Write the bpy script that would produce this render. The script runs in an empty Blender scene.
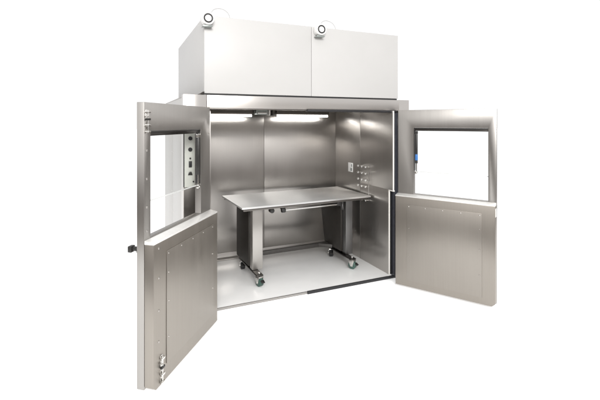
import bpy, bmesh, math, random
from mathutils import Vector, Matrix
random.seed(4)
S = bpy.context.scene
C = S.collection
PI = math.pi

# ------------------------------------------------------------------ materials
def new_mat(name):
    m = bpy.data.materials.new(name); m.use_nodes = True
    nt = m.node_tree
    return m, nt, nt.nodes['Principled BSDF']

def plain(name, col, rough=.5, metal=0., var=.06, scale=14., bump=0.):
    m, nt, p = new_mat(name)
    p.inputs['Metallic'].default_value = metal
    tc = nt.nodes.new('ShaderNodeTexCoord')
    n = nt.nodes.new('ShaderNodeTexNoise'); n.inputs['Scale'].default_value = scale; n.inputs['Detail'].default_value = 5
    nt.links.new(tc.outputs['Object'], n.inputs['Vector'])
    mr = nt.nodes.new('ShaderNodeMapRange'); mr.inputs[1].default_value = .3; mr.inputs[2].default_value = .7
    mr.inputs[3].default_value = 1 - var; mr.inputs[4].default_value = 1 + var
    nt.links.new(n.outputs['Fac'], mr.inputs[0])
    mx = nt.nodes.new('ShaderNodeVectorMath'); mx.operation = 'SCALE'; mx.inputs[0].default_value = col
    nt.links.new(mr.outputs[0], mx.inputs['Scale']); nt.links.new(mx.outputs[0], p.inputs['Base Color'])
    mr2 = nt.nodes.new('ShaderNodeMapRange'); mr2.inputs[3].default_value = rough * .95; mr2.inputs[4].default_value = min(1, rough * 1.05)
    nt.links.new(n.outputs['Fac'], mr2.inputs[0]); nt.links.new(mr2.outputs[0], p.inputs['Roughness'])
    if bump:
        b = nt.nodes.new('ShaderNodeBump'); b.inputs['Strength'].default_value = bump; b.inputs['Distance'].default_value = .002
        nt.links.new(n.outputs['Fac'], b.inputs['Height']); nt.links.new(b.outputs[0], p.inputs['Normal'])
    return m

def steel(name, col=(.40, .375, .345), rough=.24, grain='z', streak=.03, smudge=.04, bump=.012, aniso=.75):
    """brushed stainless steel: fine streaks along the grain, broad uneven patches"""
    m, nt, p = new_mat(name)
    p.inputs['Metallic'].default_value = 1.0
    tc = nt.nodes.new('ShaderNodeTexCoord')
    mp = nt.nodes.new('ShaderNodeMapping')
    fine, lng = 260., 2.2
    mp.inputs['Scale'].default_value = {'z': (fine, fine, lng), 'x': (lng, fine, fine), 'y': (fine, lng, fine)}[grain]
    nt.links.new(tc.outputs['Object'], mp.inputs['Vector'])
    n = nt.nodes.new('ShaderNodeTexNoise'); n.inputs['Scale'].default_value = 1.; n.inputs['Detail'].default_value = 3
    nt.links.new(mp.outputs[0], n.inputs['Vector'])
    mp2 = nt.nodes.new('ShaderNodeMapping')
    mp2.inputs['Scale'].default_value = {'z': (16, 16, .8), 'x': (.8, 16, 16), 'y': (16, .8, 16)}[grain]
    nt.links.new(tc.outputs['Object'], mp2.inputs['Vector'])
    n2 = nt.nodes.new('ShaderNodeTexNoise'); n2.inputs['Scale'].default_value = 1.; n2.inputs['Detail'].default_value = 4
    nt.links.new(mp2.outputs[0], n2.inputs['Vector'])
    n3 = nt.nodes.new('ShaderNodeTexNoise'); n3.inputs['Scale'].default_value = 3.; n3.inputs['Detail'].default_value = 5
    nt.links.new(tc.outputs['Object'], n3.inputs['Vector'])
    def rng(src, lo, hi):
        r = nt.nodes.new('ShaderNodeMapRange'); r.inputs[1].default_value = .28; r.inputs[2].default_value = .72
        r.inputs[3].default_value = lo; r.inputs[4].default_value = hi
        nt.links.new(src.outputs['Fac'], r.inputs[0]); return r.outputs[0]
    def mul(a, b):
        k = nt.nodes.new('ShaderNodeMath'); k.operation = 'MULTIPLY'
        nt.links.new(a, k.inputs[0]); nt.links.new(b, k.inputs[1]); return k.outputs[0]
    v = mul(mul(rng(n, 1 - streak, 1 + streak), rng(n2, 1 - streak * .3, 1 + streak * .3)), rng(n3, 1 - smudge * .5, 1 + smudge * .5))
    mx = nt.nodes.new('ShaderNodeVectorMath'); mx.operation = 'SCALE'; mx.inputs[0].default_value = col
    nt.links.new(v, mx.inputs['Scale']); nt.links.new(mx.outputs[0], p.inputs['Base Color'])
    nt.links.new(mul(rng(n2, rough * .95, rough * 1.05), rng(n3, 1 - smudge, 1 + smudge * 1.5)), p.inputs['Roughness'])
    b = nt.nodes.new('ShaderNodeBump'); b.inputs['Strength'].default_value = bump; b.inputs['Distance'].default_value = .001
    nt.links.new(n.outputs['Fac'], b.inputs['Height']); nt.links.new(b.outputs[0], p.inputs['Normal'])
    if aniso:                       # highlights run across the grain
        ge = nt.nodes.new('ShaderNodeNewGeometry')
        cx = nt.nodes.new('ShaderNodeVectorMath'); cx.operation = 'CROSS_PRODUCT'
        cx.inputs[1].default_value = {'z': (.001, .002, 1), 'x': (1, .035, .002), 'y': (.035, 1, .002)}[grain]
        nt.links.new(ge.outputs['True Normal'], cx.inputs[0]); nt.links.new(cx.outputs[0], p.inputs['Tangent'])
        p.inputs['Anisotropic'].default_value = aniso
    return m

STEEL = steel('brushed_steel', (.39, .375, .358), .37)
LOWER = steel('brushed_steel_low', (.335, .309, .278), .42)
WALL = steel('brushed_steel_interior', (.44, .42, .40), .33)
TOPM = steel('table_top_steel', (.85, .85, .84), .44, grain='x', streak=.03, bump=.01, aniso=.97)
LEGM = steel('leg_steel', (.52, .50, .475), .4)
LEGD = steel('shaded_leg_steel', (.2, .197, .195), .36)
SCREW = plain('screw_steel', (.48, .46, .44), .3, 1.0, .05, 40)
ENDP = plain('dark_end_panel', (.028, .025, .022), .45, .0, .1, 12)
ENDP.node_tree.nodes['Principled BSDF'].inputs['Specular IOR Level'].default_value = .3
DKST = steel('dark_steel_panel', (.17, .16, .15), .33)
BRT = plain('polished_steel', (.68, .67, .65), .16, 1.0, .03, 40)
EDGE = plain('pale_sheet_edge', (.82, .80, .76), .4, .0, .03, 30)
WHITE = plain('white_powder_coat', (.505, .501, .495), .42, 0, .012, 5, .02)
SIDE = plain('pale_side_panel', (.46, .45, .435), .40, .15, .02, 6)
HEAD = steel('header_steel', (.535, .513, .494), .36, grain='x', streak=.02, smudge=.03)
FLOORM = plain('chamber_floor_sheet', (.91, .91, .905), .24, .05, .02, 5)
BLACK = plain('black_rubber', (.012, .012, .014), .5, 0, .2, 40)
SEAL = plain('dark_blue_seal', (.035, .037, .047), .45, 0, .15, 30)
DARKM = plain('dark_coated_metal', (.03, .029, .028), .35, .3, .15, 40)
RAILM = steel('rail_steel', (.075, .07, .066), .33, grain='y')
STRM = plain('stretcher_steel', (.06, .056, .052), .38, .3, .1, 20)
TEAL = plain('green_grey_wheel', (.05, .10, .083), .4, 0, .12, 60)
PLAST = plain('grey_green_plastic', (.60, .61, .565), .45, 0, .03, 20)
BLUE = plain('blue_band', (.035, .15, .42), .4, 0, .05, 30)
WPL = plain('white_plastic', (.80, .80, .79), .35, 0, .02, 30)
FITM = plain('grey_green_fitting', (.34, .37, .36), .33, .7, .08, 60)

m, nt, p = new_mat('window_glass')
GLASS = m
nt.nodes.remove(p)
out = [n for n in nt.nodes if n.type == 'OUTPUT_MATERIAL'][0]
tr = nt.nodes.new('ShaderNodeBsdfTransparent'); tr.inputs[0].default_value = (.885, .89, .888, 1)
gl = nt.nodes.new('ShaderNodeBsdfGlossy'); gl.inputs['Roughness'].default_value = .02
fr = nt.nodes.new('ShaderNodeLayerWeight'); fr.inputs['Blend'].default_value = .06
mx = nt.nodes.new('ShaderNodeMixShader')
nt.links.new(fr.outputs['Fresnel'], mx.inputs[0]); nt.links.new(tr.outputs[0], mx.inputs[1]); nt.links.new(gl.outputs[0], mx.inputs[2])
nt.links.new(mx.outputs[0], out.inputs['Surface'])

m, nt, p = new_mat('lit_tube'); TUBE = m
p.inputs['Base Color'].default_value = (.9, .9, .9, 1)
p.inputs['Emission Color'].default_value = (1, .985, .96, 1); p.inputs['Emission Strength'].default_value = 18.

m, nt, p = new_mat('glowing_white_sweep'); SWEEP = m
tc = nt.nodes.new('ShaderNodeTexCoord'); n = nt.nodes.new('ShaderNodeTexNoise'); n.inputs['Scale'].default_value = 1.5
nt.links.new(tc.outputs['Object'], n.inputs['Vector'])
cr = nt.nodes.new('ShaderNodeValToRGB'); cr.color_ramp.elements[0].color = (.88, .88, .88, 1); cr.color_ramp.elements[1].color = (.9, .9, .9, 1)
nt.links.new(n.outputs['Fac'], cr.inputs[0]); nt.links.new(cr.outputs[0], p.inputs['Base Color'])
p.inputs['Roughness'].default_value = .8; p.inputs['Specular IOR Level'].default_value = .1
p.inputs['Emission Color'].default_value = (1, 1, 1, 1); p.inputs['Emission Strength'].default_value = .45  # sheet glows a little, though no lamp, so it reads pure white

# ------------------------------------------------------------------ helpers
def box(bm, x0, x1, y0, y1, z0, z1, bev=0.002, seg=2):
    x0, x1 = sorted((x0, x1)); y0, y1 = sorted((y0, y1)); z0, z1 = sorted((z0, z1))
    vs = [bm.verts.new(v) for v in ((x0, y0, z0), (x1, y0, z0), (x1, y1, z0), (x0, y1, z0), (x0, y0, z1), (x1, y0, z1), (x1, y1, z1), (x0, y1, z1))]
    fs = [bm.faces.new([vs[i] for i in q]) for q in ((3, 2, 1, 0), (4, 5, 6, 7), (0, 1, 5, 4), (1, 2, 6, 5), (2, 3, 7, 6), (3, 0, 4, 7))]
    if bev:
        es = list({e for f in fs for e in f.edges})
        bmesh.ops.bevel(bm, geom=es, offset=min(bev, .45 * min(x1 - x0, y1 - y0, z1 - z0)), segments=seg, profile=.5, affect='EDGES')

def prism(bm, pts, axis, a0, a1, bev=0.002):
    """polygon pts (2D) extruded along axis 'x','y' or 'z' from a0 to a1"""
    def P(q, a):
        return {'x': (a, q[0], q[1]), 'y': (q[0], a, q[1]), 'z': (q[0], q[1], a)}[axis]
    A = [bm.verts.new(P(q, a0)) for q in pts]; B = [bm.verts.new(P(q, a1)) for q in pts]
    n = len(pts)
    fs = [bm.faces.new(A), bm.faces.new(list(reversed(B)))]
    for i in range(n):
        fs.append(bm.faces.new([A[(i + 1) % n], A[i], B[i], B[(i + 1) % n]]))
    bmesh.ops.recalc_face_normals(bm, faces=fs)
    if bev:
        es = list({e for f in fs for e in f.edges})
        bmesh.ops.bevel(bm, geom=es, offset=bev, segments=2, profile=.5, affect='EDGES')

def cyl(bm, p0, p1, r0, r1=None, seg=24, bev=0.):
    r1 = r0 if r1 is None else r1
    p0, p1 = Vector(p0), Vector(p1); d = p1 - p0
    M = Matrix.Translation((p0 + p1) / 2) @ d.to_track_quat('Z', 'Y').to_matrix().to_4x4()
    r = bmesh.ops.create_cone(bm, cap_ends=True, segments=seg, radius1=r0, radius2=r1, depth=d.length, matrix=M)
    if bev:
        es = [e for e in {e for v in r['verts'] for e in v.link_edges} if len(e.link_faces) == 2 and e.calc_face_angle() > 1.]
        bmesh.ops.bevel(bm, geom=es, offset=bev, segments=2, profile=.5, affect='EDGES')

def lathe(bm, prof, M, seg=32):
    """profile of (r, h) turned about local Z, placed by M"""
    rings = []
    for r, h in prof:
        if r < 1e-6: rings.append([bm.verts.new(M @ Vector((0, 0, h)))])
        else: rings.append([bm.verts.new(M @ Vector((r * math.cos(2 * PI * k / seg), r * math.sin(2 * PI * k / seg), h))) for k in range(seg)])
    for a, b in zip(rings, rings[1:]):
        for k in range(seg):
            k2 = (k + 1) % seg
            f = [a[k % len(a)], a[k2 % len(a)], b[k2 % len(b)], b[k % len(b)]]
            u = []
            for v in f:
                if v not in u: u.append(v)
            if len(u) > 2: bm.faces.new(u)

def tube(bm, pts, r, seg=10):
    pts = [Vector(q) for q in pts]; rings = []
    for i, q in enumerate(pts):
        t = (pts[min(i + 1, len(pts) - 1)] - pts[max(i - 1, 0)]).normalized()
        a = t.cross(Vector((.31, .17, .93))).normalized(); b = t.cross(a)
        rings.append([bm.verts.new(q + (a * math.cos(2 * PI * k / seg) + b * math.sin(2 * PI * k / seg)) * r) for k in range(seg)])
    for a, b in zip(rings, rings[1:]):
        for k in range(seg): bm.faces.new([a[k], a[(k + 1) % seg], b[(k + 1) % seg], b[k]])
    bm.faces.new(rings[0]); bm.faces.new(list(reversed(rings[-1])))

def window_frame_plate(bm, x0, x1, z0, z1, a0, a1, b0, b1, y0, y1, bev=.002):
    """a slab from y0 to y1 with one rectangular hole (a0..a1, b0..b1)"""
    V = {}
    for k, y in enumerate((y0, y1)):
        for nme, (x, z) in {'o0': (x0, z0), 'o1': (x1, z0), 'o2': (x1, z1), 'o3': (x0, z1), 'i0': (a0, b0), 'i1': (a1, b0), 'i2': (a1, b1), 'i3': (a0, b1)}.items():
            V[nme, k] = bm.verts.new((x, y, z))
    fs = []
    for i in range(4):
        j = (i + 1) % 4
        for k in (0, 1):
            fs.append(bm.faces.new([V[f'o{i}', k], V[f'o{j}', k], V[f'i{j}', k], V[f'i{i}', k]]))
        fs.append(bm.faces.new([V[f'o{i}', 0], V[f'o{j}', 0], V[f'o{j}', 1], V[f'o{i}', 1]]))
        fs.append(bm.faces.new([V[f'i{i}', 0], V[f'i{j}', 0], V[f'i{j}', 1], V[f'i{i}', 1]]))
    bmesh.ops.recalc_face_normals(bm, faces=fs)
    es = [e for e in {e for f in fs for e in f.edges} if e.calc_face_angle() > .5]
    bmesh.ops.bevel(bm, geom=es, offset=bev, segments=2, profile=.5, affect='EDGES')

def obj(name, build, mat, parent=None, off=(0, 0, 0), label=None):
    """one mesh object; build(bm) draws it; off is subtracted (world coordinates -> parent's)"""
    bm = bmesh.new(); build(bm)
    bmesh.ops.recalc_face_normals(bm, faces=bm.faces)
    me = bpy.data.meshes.new(name)
    for v in bm.verts: v.co -= Vector(off)
    for f in bm.faces: f.smooth = True
    for e in bm.edges:
        if len(e.link_faces) == 2 and e.calc_face_angle() > .7: e.smooth = False
    bm.to_mesh(me); bm.free()
    for mt in (mat if isinstance(mat, (list, tuple)) else [mat]): me.materials.append(mt)
    o = bpy.data.objects.new(name, me); C.objects.link(o)
    if parent: o.parent = parent
    if label: o['label'] = label
    return o

def thing(name, label, cat, loc, rz=0, group=None):
    o = bpy.data.objects.new(name, None); C.objects.link(o)
    o.empty_display_size = .1
    o.location = loc; o.rotation_euler = (0, 0, rz); o['label'] = label; o['category'] = cat
    if group: o['group'] = group
    return o

# ------------------------------------------------------------------ setting
GZ = -.06
fl = obj('floor', lambda bm: bm.faces.new([bm.verts.new(v) for v in ((-3.0, -3.2, GZ), (4.8, -3.2, GZ), (9, -1.2, GZ), (140, 60, GZ), (60, 120, GZ), (-60, 90, GZ), (-3.2, -.6, GZ))]), SWEEP)
fl['kind'] = 'structure'

# ------------------------------------------------------------------ chamber
RO = (1.61, .9, GZ)
ch = thing('test_chamber', 'large stainless steel walk-in chamber with both doors open and white housing on top', 'chamber', RO)
def part(name, build, mat, label=None, parent=None): return obj(name, build, mat, parent or ch, RO, label)

XL, XR, YW, ZC, ZF = .60, 2.62, 1.25, 1.93, .02      # interior
# front frame: two posts and a header
part('door_post', lambda bm: box(bm, .34, .55, 0, .10, -.02, 2.004, .003), HEAD)
part('door_post', lambda bm: box(bm, 2.735, 2.878, 0, .10, -.02, 2.004, .003), HEAD)
part('header', lambda bm: box(bm, .552, 2.733, -.006, .10, 1.882, 2.002, .003), HEAD)
part('corner_flange', lambda bm: prism(bm, [(.47, 2.0055), (.53, 2.0055), (.53, 2.032), (.515, 2.03)], 'y', -.004, .012, .001), RAILM)
# outer skin
def skin_side(bm, s):
    x = .36 if s < 0 else 2.858
    d = .02 * -s
    box(bm, x, x + d, .115, .93, -.02, 1.985, .003)
    box(bm, x, x + d, .936, 1.80, -.02, 1.985, .003)
for s in (-1, 1):
    sp = part('side_panel', lambda bm: skin_side(bm, s), SIDE)
    if s < 0:
        for yy in (.17, .88, .99, 1.74):
            for k in range(9):
                zz = .10 + k * .22
                obj('rivet', lambda bm: lathe(bm, [(0, .004), (.005, .003), (.007, 0)], Matrix.Translation((.3603, yy, zz)) @ Matrix.Rotation(-PI / 2, 4, 'Y'), 10), BRT, sp, RO)
part('back_skin', lambda bm: box(bm, .37, 2.848, 1.80, 1.82, -.02, 1.985), SIDE)
part('roof', lambda bm: box(bm, .37, 2.848, .102, 1.80, 1.985, 2.0), STEEL)
for yy in (.16, 1.62): part('base_rail', lambda bm: box(bm, .5, 2.72, yy, yy + .06, GZ, -.022), SIDE)
# interior lining
XS = 1.55
part('wall_panel', lambda bm: box(bm, XL, XS - .0015, YW, YW + .02, ZF, ZC, .0015), WALL)
part('wall_panel', lambda bm: box(bm, XS + .0015, XR, YW, YW + .02, ZF, ZC, .0015), WALL)
YS = .62
part('wall_panel', lambda bm: box(bm, XR, XR + .02, YS + .0015, YW + .02, ZF, ZC, .0015), WALL)
def right_front(bm):
    box(bm, XR, XR + .02, .04, YS - .0015, ZF, .985, .0015)
    box(bm, XR, XR + .02, -.035, YS - .0015, .985, 1.878, .0015)
part('wall_panel', right_front, WALL)
part('wall_edge', lambda bm: [box(bm, XR - .001, XR + .013, .028, .0385, ZF, .973, .001), box(bm, XR - .001, XR + .013, -.0465, -.0365, .985, 1.876, .001),
                              box(bm, XR - .001, XR + .022, -.0465, .0385, .974, .9845, .001)], EDGE)
part('wall_panel', lambda bm: box(bm, XL - .02, XL, .05, YW + .02, ZF, ZC, .0015), WALL)
part('ceiling_panel', lambda bm: box(bm, XL - .02, XR + .02, .10, YW + .02, ZC, ZC + .02, 0), WALL)
part('wall_base', lambda bm: [prism(bm, [(YW - .002, ZF), (YW - .03, ZF), (YW - .03, ZF + .012), (YW - .004, ZF + .035), (YW - .004, ZF + .085), (YW - .002, ZF + .087)], 'x', XL, XR, .0008)], WALL)
part('chamber_floor', lambda bm: box(bm, XL - .02, XR + .02, 0.0, YW + .02, ZF - .014, ZF - .0005, .001), FLOORM)
part('door_sill', lambda bm: box(bm, .552, 1.572, -.014, -.001, -.002, ZF, .001), STEEL)
part('floor_seal', lambda bm: box(bm, 1.574, 2.655, -.02, -.001, -.006, ZF + .004, .003), BLACK)
part('head_seal', lambda bm: box(bm, 1.575, 2.70, -.02, .03, 1.858, 1.8805, .004), BLACK)
part('head_seal', lambda bm: box(bm, .56, 1.573, .0, .03, 1.870, 1.8805, .002), DKST)
part('jamb_seal', lambda bm: box(bm, 2.662, 2.731, -.012, .05, -.012, 1.857, .004), SEAL)
part('jamb_seal', lambda bm: box(bm, 2.6435, 2.660, .03, .06, ZF, 1.857, .003), BLACK)
part('hinge', lambda bm: [cyl(bm, (2.705, -.035, 1.70), (2.705, -.035, 1.80), .009, bev=.001), box(bm, 2.70, 2.733, -.026, -.014, 1.70, 1.80, .001)], BRT)
part('hinge', lambda bm: [cyl(bm, (2.705, -.035, .10), (2.705, -.035, .2), .009, bev=.001), box(bm, 2.70, 2.733, -.026, -.014, .10, .2, .001)], BRT)

# white housing on the roof
BX0, BX1, BZ0, BZ1, BSX = .5276, 2.7224, 2.016, 2.735, 1.627
hs = part('housing', lambda bm: box(bm, BX0, BX1, .024, 1.77, BZ0, BZ1 - .003, .004), WHITE)
part('front_panel', lambda bm: box(bm, BX0 + .001, BSX - .0015, 0, .022, BZ0 + .002, BZ1, .004, 3), WHITE, None, hs)
part('front_panel', lambda bm: box(bm, BSX + .0015, BX1 - .001, 0, .022, BZ0 + .002, BZ1, .004, 3), WHITE, None, hs)
part('base_gap', lambda bm: box(bm, BX0 + .01, BX1 - .01, .008, 1.76, 2.0035, 2.0155, 0), BLACK, None, hs)

# ------------------------------------------------------------------ doors
T1, T2, W = .056, .07, .986
def door(sg, hx, hy, rot, label):
    """local x runs from the hinge to the free edge, sg*y towards the inner face, z up"""
    def B(bm, u0, u1, n0, n1, z0, z1, bev=.002): box(bm, u0, u1, sg * n0, sg * n1, z0 - GZ, z1 - GZ, bev)
    A0, A1, Z0, Z1 = .175, .912, .968, 1.69
    d = obj('door', lambda bm: window_frame_plate(bm, 0, W, -.03 - GZ, 1.885 - GZ, A0, A1, Z0 - GZ, Z1 - GZ, 0, sg * T1, .003), STEEL, ch, label=label)
    d.location = (hx - RO[0], hy - RO[1], 0); d.rotation_euler = (0, 0, rot)
    def sub(name, build, mat, label=None): return obj(name, build, mat, d, label=label)
    # thick lower panel with its ledge
    cut = .03
    def low(bm):
        prism(bm, [(-.006, -.036 - GZ), (W - .002 - cut, -.036 - GZ), (W - .002, -.036 + cut * .9 - GZ), (W - .002, .936 - GZ), (-.006, .936 - GZ)], 'y', sg * (T1 + .001), sg * (T1 + T2), .003)
    sub('lower_panel', low, LOWER)
    sub('ledge', lambda bm: prism(bm, [(sg * (T1 + .001), .9365 - GZ), (sg * (T1 + T2 + .002), .9365 - GZ), (sg * (T1 + T2 + .002), .944 - GZ), (sg * (T1 + T2 - .004), .948 - GZ), (sg * (T1 + .001), .962 - GZ)], 'x', -.007, W - .0015, .0015), LEDGE)
    if sg > 0: pu0, pu1, pz0, pz1 = .085, .832, .07, .855
    else: pu0, pu1, pz0, pz1 = .124, .868, .032, .855
    sub('access_plate', lambda bm: B(bm, pu0, pu1, T1 + T2 + .0008, T1 + T2 + .006, pz0, pz1, .002), PLATE)
    F = T1 + T2
    def screw(u, n, z, r=.008):
        R = Matrix.Translation((u, sg * n, z - GZ)) @ Matrix.Rotation(-sg * PI / 2, 4, 'X')
        sub('screw', lambda bm: lathe(bm, [(0, .005), (r * .6, .0045), (r, .002), (r, 0)], R, 12), SCREW)
    for k in range(5): screw(pu0 + .02 + k * (pu1 - pu0 - .04) / 4, F + .006, pz1 - .02, .006)
    for z in (.25, .5, .7): screw(pu1 - .02, F + .006, z, .005)
    for z in (.3, .6): screw(pu0 + .02, F + .006, z, .005)
    if sg > 0:
        for z in (.90, .70, .48, .27): screw(.925, F, z)
        for z in (1.56, 1.37, 1.18, 1.02): screw(.955, T1, z)
    # window: seal round the opening, raised sliding pane with its bottom edge
    def seal(bm):
        B(bm, A0 + .001, A1 - .001, .006, T1 - .004, Z1 - .011, Z1 - .001, .001)
        B(bm, A0 + .0005, A0 + .006, .006, T1 - .006, 1.22, Z1 - .0115, .001)
    sub('window_seal', seal, DARKM)
    sub('window_channel', lambda bm: B(bm, A0 + .007, A1 - .002, .012, T1 - .012, Z1 - .034, Z1 - .0112, .002), RAILM)
    sub('window_pane', lambda bm: bm.faces.new([bm.verts.new((x_, sg * .029, z_ - GZ)) for x_, z_ in ((A0 + .004, 1.214), (A1 - .004, 1.214), (A1 - .004, Z1 - .02), (A0 + .004, Z1 - .02))]), GLASS)
    sub('pane_edge', lambda bm: B(bm, A0 + .03, A1 - .003, .026, .032, 1.205, 1.2135, .001), PANEEDGE)
    # gas strut that holds the pane
    u = A0 + .026; n = T1 - .012
    st = sub('gas_strut', lambda bm: cyl(bm, (u, sg * n, 1.30 - GZ), (u, sg * n, 1.62 - GZ), .014, bev=.003), DARKM)
    if sg < 0: sub('strut_band', lambda bm: cyl(bm, (u, sg * n, 1.335 - GZ), (u, sg * n, 1.40 - GZ), .0155, bev=.001), BLUE)
    sub('strut_rod', lambda bm: cyl(bm, (u, sg * n, 1.205 - GZ), (u, sg * n, 1.30 - GZ), .006), BRT)
    sub('strut_mount', lambda bm: [B(bm, A0 + .0065, u + .012, n - .012, n + .010, 1.185, 1.215, .002), cyl(bm, (u, sg * (n - .006), 1.2 - GZ), (u, sg * (n + .02), 1.2 - GZ), .009)], BRT)
    sub('strut_mount', lambda bm: [B(bm, A0 + .0065, u + .014, n - .014, n + .010, 1.621, 1.654, .002)], BRT if sg > 0 else DARKM)
    if sg > 0:
        # flush-bolt latches at the free edge: a rod in guides, with thumb piece and keeper plate
        def latch(u, n, z0, z1):
            l = sub('latch', lambda bm: B(bm, u - .012, u + .012, n, n + .003, z0, z1, .001), BRT)
            cyl_ = lambda bm: [cyl(bm, (u, n + .012, z0 + .004 - GZ), (u, n + .012, z1 - .004 - GZ), .0045),
                               cyl(bm, (u, n + .012, z0 + (z1 - z0) * .72 - GZ), (u + .026, n + .016, z0 + (z1 - z0) * .72 - GZ), .005, .007)]
            sub('latch_rod', cyl_, BRT)
            for t in (.02, .3, .55, .86):
                z = z0 + (z1 - z0) * t
                sub('latch_guide', lambda bm: [B(bm, u - .020, u + .020, n + .0032, n + .02, z, z + .014, .002)], BRT if t != .55 else DARKM)
        latch(.957, T1, 1.675, 1.835)
        latch(.895, F, -.028, .165)
        # outside handle: stem with a dark lever end
        sub('handle', lambda bm: [cyl(bm, (W - .03, -.05, .895 - GZ), (W - .03, .001, .895 - GZ), .016, bev=.002), cyl(bm, (W - .03, -.004, .895 - GZ), (W - .03, .0, .895 - GZ), .03),
                                  box(bm, W - .05, W - .004, -.075, -.045, .872 - GZ, .916 - GZ, .006)], DARKM)
    else:
        sub('strike_plate', lambda bm: B(bm, W - .003, W + .002, T1 + .012, T1 + T2 - .01, .83, .912, .001), EDGE)
        sub('handle', lambda bm: [cyl(bm, (W - .05, -sg * .05, .895 - GZ), (W - .05, sg * .001, .895 - GZ), .016, bev=.002), box(bm, W - .07, W - .01, -sg * .05, -sg * .085, .868 - GZ, .922 - GZ, .006)], DARKM)
    return d

PANEEDGE = plain('pane_edge', (.62, .63, .62), .36)
LEDGE = plain('ledge_steel', (.78, .77, .75), .38, .35, .03, 20)
PLATE = steel('plate_steel', (.348, .323, .293), .43)
AL, AR = 2.2233, 2.1261
door(1, .5208, -.0454, -AL, 'left door with flush bolts and a dark outside handle')
door(-1, 2.7255, -.0286, math.atan2(-math.sin(AR), -math.cos(AR)), 'right door with a blue band on its strut')

# ------------------------------------------------------------------ table on castors
TO = Vector((1.77, .66, ZF)); TR = .035
tb = thing('work_table', 'wheeled stainless steel table with dark end panels standing inside the chamber', 'table', TO, TR)
def tpart(name, build, mat, parent=None): return obj(name, build, mat, parent or tb)
# tabletop: thin sheet with a turned-down rim
def top(bm):
    box(bm, -.812, .812, -.345, .42, .826, .846, .003, 3)
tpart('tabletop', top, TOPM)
tpart('top_rim', lambda bm: [box(bm, -.79, .79, -.325, -.30, .80, .8255, .002), box(bm, -.79, .79, .375, .40, .80, .8255, .002)], DKST)
for s in (-1, 1):
    x = -.585 if s < 0 else .585
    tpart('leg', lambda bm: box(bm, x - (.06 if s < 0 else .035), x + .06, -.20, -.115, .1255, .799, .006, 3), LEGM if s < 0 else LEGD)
    tpart('end_panel', lambda bm: prism(bm, [(-.1145, .148), (.32 if s < 0 else .28, .148), (.325 if s < 0 else .41, .799), (-.1145, .799)], 'x', x - (.075 if s < 0 else .055), x + (.05 if s < 0 else .075), .003), ENDP)
    lx, x = x, x - .03
    r = tpart('foot_rail', lambda bm: box(bm, x - .036, x + .036, -.355, .27, .1095, .125, .003), RAILM)
    for yy in (-.322, .225 if s < 0 else .16):
        zt = .108
        sw = (.5, -.4, .9, -.7)[(0 if s < 0 else 2) + (0 if yy < 0 else 1)] * .6
        M = Matrix.Translation((x, yy, 0)) @ Matrix.Rotation(sw, 4, 'Z')
        def fork(bm):
            b2 = bmesh.new()
            box(b2, -.028, .028, -.032, .032, zt - .010, zt - .001, .002)
            for q in (-1, 1): prism(b2, [(-.034, zt - .016), (.03, zt - .016), (.008, .034), (-.02, .034)], 'x', *sorted((q * .0295, q * .034)), .0008)
            box(b2, -.0345, .0345, -.036, .032, zt - .0158, zt - .011, .001)
            cyl(b2, (-.038, -.006, .0465), (.038, -.006, .0465), .007)
            b2.transform(M); me = bpy.data.meshes.new('t'); b2.to_mesh(me); b2.free(); bm.from_mesh(me); bpy.data.meshes.remove(me)
        cs = tpart('caster', fork, BRT)
        def wheel(bm):
            lathe(bm, [(0, -.026), (.037, -.026), (.046, -.020), (.046, .020), (.037, .026), (0, .026)], M @ Matrix.Translation((0, -.006, .0465)) @ Matrix.Rotation(PI / 2, 4, 'Y'), 28)
        tpart('wheel', wheel, TEAL if yy < 0 else BLACK, cs)
        def brake(bm):
            b2 = bmesh.new()
            prism(b2, [(-.050, .078), (-.078, .056), (-.076, .050), (-.048, .068)], 'x', -.020, .020, .001)
            b2.transform(M); me = bpy.data.meshes.new('t'); b2.to_mesh(me); b2.free(); bm.from_mesh(me); bpy.data.meshes.remove(me)
        tpart('brake_pedal', brake, DARKM, cs)
        tpart('stem', lambda bm: cyl(bm, (x, yy, .1255), (x, yy, .146), .013, bev=.002), BRT, r)
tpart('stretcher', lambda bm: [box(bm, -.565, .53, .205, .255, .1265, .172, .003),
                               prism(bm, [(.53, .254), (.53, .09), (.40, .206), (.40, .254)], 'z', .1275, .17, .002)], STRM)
tpart('cross_bar', lambda bm: cyl(bm, (-.30, -.295, .768), (.36, -.295, .768), .011, bev=.002), BRT)
tpart('bar_mount', lambda bm: [cyl(bm, (-.345, -.295, .768), (-.30, -.295, .768), .026, bev=.005), box(bm, -.345, -.305, -.31, -.25, .775, .799, .003)], DARKM)
tpart('bar_mount', lambda bm: [cyl(bm, (.36, -.295, .768), (.385, -.295, .768), .018, bev=.004), box(bm, .362, .385, -.31, -.25, .775, .799, .003)], DARKM)
tpart('clamp_knob', lambda bm: [cyl(bm, (-.44, -.27, .765), (-.44, -.21, .765), .026, bev=.005), box(bm, -.46, -.42, -.25, -.2, .77, .799, .003)], DARKM)
tpart('clamp_knob', lambda bm: [cyl(bm, (.47, -.20, .755), (.47, -.13, .755), .034, bev=.006), box(bm, .45, .50, -.19, -.14, .76, .799, .003)], DARKM)
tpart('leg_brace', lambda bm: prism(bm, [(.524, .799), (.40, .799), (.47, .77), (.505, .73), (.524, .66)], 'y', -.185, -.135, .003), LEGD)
tpart('under_tray', lambda bm: prism(bm, [(-.24, .79), (-.25, .799), (.22, .799), (.21, .772), (-.22, .772)], 'x', -.30, .44, .002), ENDP)

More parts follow.
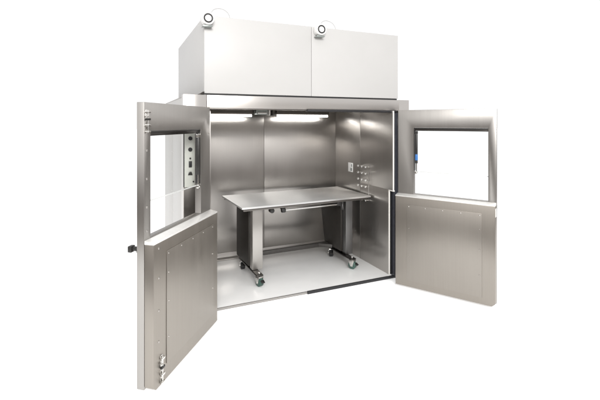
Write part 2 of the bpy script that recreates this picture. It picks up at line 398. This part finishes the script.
# ------------------------------------------------------------------ lamps inside
def strip(x0, x1, y, z, label):
    t = thing('strip_light', label, 'light', ((x0 + x1) / 2, y, ZC), 0, 'strip lights along the back of the chamber')
    o = t.location
    obj('lamp_housing', lambda bm: box(bm, x0, x1, y - .03, y + .03, z + .016, ZC - .001, .004), DKST, t, o)
    obj('diffuser', lambda bm: [cyl(bm, (x0 + .012, y, z), (x1 - .012, y, z), .012, seg=20)], TUBE, t, o)
    for a, b in ((x0, x0 + .0115), (x1 - .0115, x1)):
        obj('end_cap', lambda bm: cyl(bm, (a, y, z), (b, y, z), .015, bev=.003), WPL, t, o)
    return t
strip(.70, 1.345, 1.12, 1.832, 'white tube light at the back nearest the left door')
strip(1.665, 2.43, 1.12, 1.832, 'longer white tube light at the back beside the right wall')
jb = thing('junction_box', 'small metal fitting between the two tube lights', 'fitting', (1.50, 1.1, ZC))
o = jb.location
obj('box_body', lambda bm: box(bm, 1.375, 1.53, 1.05, 1.15, 1.845, ZC - .001, .004), FITM, jb, o)
obj('connector', lambda bm: [cyl(bm, (1.39, 1.04, 1.865), (1.51, 1.04, 1.865), .009)], BRT, jb, o)
obj('clip', lambda bm: box(bm, 1.545, 1.56, 1.04, 1.14, 1.835, ZC - .001, .002), EDGE, jb, o)
obj('clip', lambda bm: box(bm, 1.585, 1.60, 1.04, 1.14, 1.835, ZC - .001, .002), DARKM, jb, o)

# ------------------------------------------------------------------ right wall: socket and pegs
ws = thing('wall_socket', 'white square socket plate on the right inner wall', 'socket', (XR, .845, 1.155))
o = ws.location
obj('cover_plate', lambda bm: box(bm, XR - .007, XR - .0005, .79, .90, 1.095, 1.215, .003), WPL, ws, o)
obj('socket_face', lambda bm: [box(bm, XR - .010, XR - .0072, .80, .838, 1.11, 1.15, .001), box(bm, XR - .010, XR - .0072, .80, .82, 1.165, 1.20, .001)], FITM, ws, o)
names = ['topmost', 'second from the top', 'third from the top', 'fourth from the top', None, 'lowest']
for k in range(6):
    if names[k] is None: continue
    z = 1.20 - .0815 * k; y0, y1 = .415, .60
    t = thing('wall_peg_rail', f'small bright peg rail on the right wall, {names[k]} of its column', 'peg rail', (XR, .5, z), 0, 'peg rails on the right inner wall')
    o = t.location
    obj('rail', lambda bm: box(bm, XR - .006, XR - .0005, y0, y1, z - .007, z + .007, .002), STEEL, t, o)
    for y in (y0 + .012, (y0 + y1) / 2, y1 - .012):
        obj('peg', lambda bm: [cyl(bm, (XR - .0065, y, z), (XR - .045, y, z + .004), .006, seg=12),
                               lathe(bm, [(0, .015), (.010, .0115), (.015, 0), (.010, -.0115), (0, -.015)], Matrix.Translation((XR - .048, y, z + .004)), 12)], BRT, t, o)
vr = obj('peg_rod', lambda bm: [cyl(bm, (XR - .018, .402, 1.215), (XR - .018, .402, .86), .0045, seg=12),
                                box(bm, XR - .022, XR - .0005, .397, .407, 1.20, 1.21, .001), box(bm, XR - .022, XR - .0005, .397, .407, .87, .88, .001)], BRT)
vr['label'] = 'thin upright rod fixed beside the column of peg rails'; vr['category'] = 'rod'

# ------------------------------------------------------------------ control panel on the left post
cp = thing('control_panel', 'narrow pale control panel with black buttons on the left door post', 'control panel', (.393, 0, 1.165))
o = cp.location
obj('panel_box', lambda bm: box(bm, .348, .440, -.030, -.0005, 1.165, 1.665, .004), PLAST, cp, o)
obj('dark_gap_strip', lambda bm: box(bm, .3415, .3475, -.026, -.0005, 1.168, 1.66, .001), BLACK, cp, o)  # black strip added for the dark gap beside the panel
obj('dark_reflection_plate', lambda bm: box(bm, .3455, .452, -.010, -.0005, .70, 1.163, .002), DKST, cp, o)  # added plate stands in for the post's dark reflection
def knob(z, r, x=.398): obj('button', lambda bm: lathe(bm, [(0, .014), (r * .8, .014), (r, .010), (r, 0)], Matrix.Translation((x, -.0302, z)) @ Matrix.Rotation(PI / 2, 4, 'X'), 20), BLACK, cp, o)
knob(1.605, .018); knob(1.505, .018); knob(1.425, .008)
obj('switch', lambda bm: box(bm, .385, .412, -.040, -.0302, 1.345, 1.40, .002), BLACK, cp, o)
obj('switch', lambda bm: prism(bm, [(.378, 1.275), (.418, 1.275), (.408, 1.305), (.388, 1.305)], 'y', -.040, -.0302, .002), DARKM, cp, o)
knob(1.215, .007, .426)

# ------------------------------------------------------------------ round devices on the housing's front edge
CABLE = plain('grey_cable', (.5, .5, .5), .5)
def sensor(x, z, label):
    t = thing('round_sensor', label, 'sensor', (x, 0, z - .05), 0, 'round devices on the top edge of the white housing')
    o = t.location
    R = Matrix.Translation((x, -.001, z)) @ Matrix.Rotation(PI / 2, 4, 'X')
    obj('body', lambda bm: lathe(bm, [(0, 0), (.056, 0), (.058, .004), (.058, .072), (.054, .078), (.044, .078)] + [(.0, .078)], R, 40), WPL, t, o)
    obj('ring', lambda bm: lathe(bm, [(.030, .0785), (.030, .082), (.033, .084), (.040, .084), (.043, .082), (.043, .0785), (.030, .0785)], R, 40), BLACK, t, o)
    obj('lens', lambda bm: lathe(bm, [(0, .082), (.010, .0815), (.0285, .0795), (.0285, .0785), (0, .0785)], R, 32), WPL, t, o)
    pts = []
    for k in range(25):
        a = PI * k / 24
        pts.append((x + .045 + .09 * (1 - math.cos(a)) , .03 + .03 * math.sin(a), BZ1 - .001 + .095 * math.sin(a) ** .8))
    obj('cable', lambda bm: tube(bm, pts, .004), CABLE, t, o)
    obj('shadow_slab', lambda bm: prism(bm, [(x - .050, z - .074), (x + .040, z - .074), (x + .046, z - .062), (x - .040, z - .060)], 'y', -.07, -.0005, .002), FITM, t, o)  # dark slab added in place of the shadow under the body
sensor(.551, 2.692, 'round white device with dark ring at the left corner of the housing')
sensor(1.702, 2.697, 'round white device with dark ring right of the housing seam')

# ------------------------------------------------------------------ light
w = bpy.data.worlds.new('World'); S.world = w; w.use_nodes = True
nt = w.node_tree; bg = nt.nodes['Background']
YAW = .4058
tc = nt.nodes.new('ShaderNodeTexCoord')
nrm = nt.nodes.new('ShaderNodeVectorMath'); nrm.operation = 'NORMALIZE'; nt.links.new(tc.outputs['Generated'], nrm.inputs[0])
dot = nt.nodes.new('ShaderNodeVectorMath'); dot.operation = 'DOT_PRODUCT'; dot.inputs[1].default_value = (math.sin(.4058), math.cos(.4058), 0)
nt.links.new(nrm.outputs[0], dot.inputs[0])
sep = nt.nodes.new('ShaderNodeSeparateXYZ'); nt.links.new(nrm.outputs[0], sep.inputs[0])
mr = nt.nodes.new('ShaderNodeMapRange'); mr.inputs[1].default_value = .48; mr.inputs[2].default_value = .72; mr.interpolation_type = 'SMOOTHSTEP'
nt.links.new(dot.outputs['Value'], mr.inputs[0])
m2 = nt.nodes.new('ShaderNodeMapRange'); m2.inputs[1].default_value = -1; m2.inputs[2].default_value = 1
nt.links.new(sep.outputs[2], m2.inputs[0])
cr = nt.nodes.new('ShaderNodeValToRGB'); e = cr.color_ramp.elements
def stop(z, c):
    q = e.new((z + 1) / 2); q.color = (*c, 1)
e[0].position = 0; e[0].color = (.5, .45, .4, 1); e[1].position = 1; e[1].color = (.9, .9, .9, 1)
stop(-.30, (.5, .45, .40)); stop(-.13, (.09, .077, .07)); stop(-.022, (.12, .105, .098)); stop(.022, (1.0, .975, .96)); stop(.12, (1.15, 1.13, 1.12)); stop(.5, (.9, .9, .9))
nt.links.new(m2.outputs[0], cr.inputs[0])
sc = nt.nodes.new('ShaderNodeVectorMath'); sc.operation = 'SCALE'; sc.inputs['Scale'].default_value = 1.35
nt.links.new(cr.outputs[0], sc.inputs[0])
# surround made dimmer high up on the left, to shade the housing's side
def smooth(src, a, b):
    q = nt.nodes.new('ShaderNodeMapRange'); q.interpolation_type = 'SMOOTHSTEP'; q.inputs[1].default_value = a; q.inputs[2].default_value = b
    nt.links.new(src, q.inputs[0]); return q.outputs[0]
def math_(op, a, b):
    q = nt.nodes.new('ShaderNodeMath'); q.operation = op
    for i, v in enumerate((a, b)):
        if isinstance(v, float): q.inputs[i].default_value = v
        else: nt.links.new(v, q.inputs[i])
    return q.outputs[0]
neg = math_('MULTIPLY', sep.outputs[0], -1.)
dim = math_('MULTIPLY', math_('MULTIPLY', smooth(neg, .3, .8), smooth(sep.outputs[2], .05, .22)), .05)
nt.links.new(math_('MULTIPLY', math_('SUBTRACT', 1., dim), 1.2), sc.inputs['Scale'])
mix = nt.nodes.new('ShaderNodeMix'); mix.data_type = 'RGBA'
nt.links.new(mr.outputs[0], mix.inputs[0]); nt.links.new(sc.outputs[0], mix.inputs[6]); mix.inputs[7].default_value = (1.1, 1.1, 1.1, 1)
nt.links.new(mix.outputs[2], bg.inputs[0]); bg.inputs[1].default_value = 1.0

def area(name, loc, target, size, power, col=(1, 1, 1)):
    l = bpy.data.lights.new(name, 'AREA'); l.shape = 'RECTANGLE'; l.size, l.size_y = size; l.energy = power; l.color = col
    ob = bpy.data.objects.new(name, l); C.objects.link(ob); ob.location = loc
    ob.rotation_euler = (Vector(target) - Vector(loc)).to_track_quat('-Z', 'Y').to_euler()
    return ob
area('fill_softbox', (-.4, -6.6, 4.3), (1.6, 0, 1.0), (2.6, 1.7), 420, (1, .985, .96))  # unseen lamp added for directional shading and a brighter chamber floor

# ------------------------------------------------------------------ camera
cam = bpy.data.cameras.new('camera'); co = bpy.data.objects.new('camera', cam); C.objects.link(co)
co.location = (-.1741, -3.6588, 1.75); co.rotation_euler = (PI / 2, 0, -YAW)
cam.sensor_width = 36; cam.lens = 395.97 / 600 * 36
cam.shift_x = (300 - 291.07) / 600; cam.shift_y = -(200 - 122.2) / 600
cam.clip_start = .05; cam.clip_end = 400
S.camera = co
S.view_settings.view_transform = 'Standard'; S.view_settings.look = 'None'; S.view_settings.exposure = 0; S.view_settings.gamma = 1
S.cycles.max_bounces = 14; S.cycles.glossy_bounces = 8
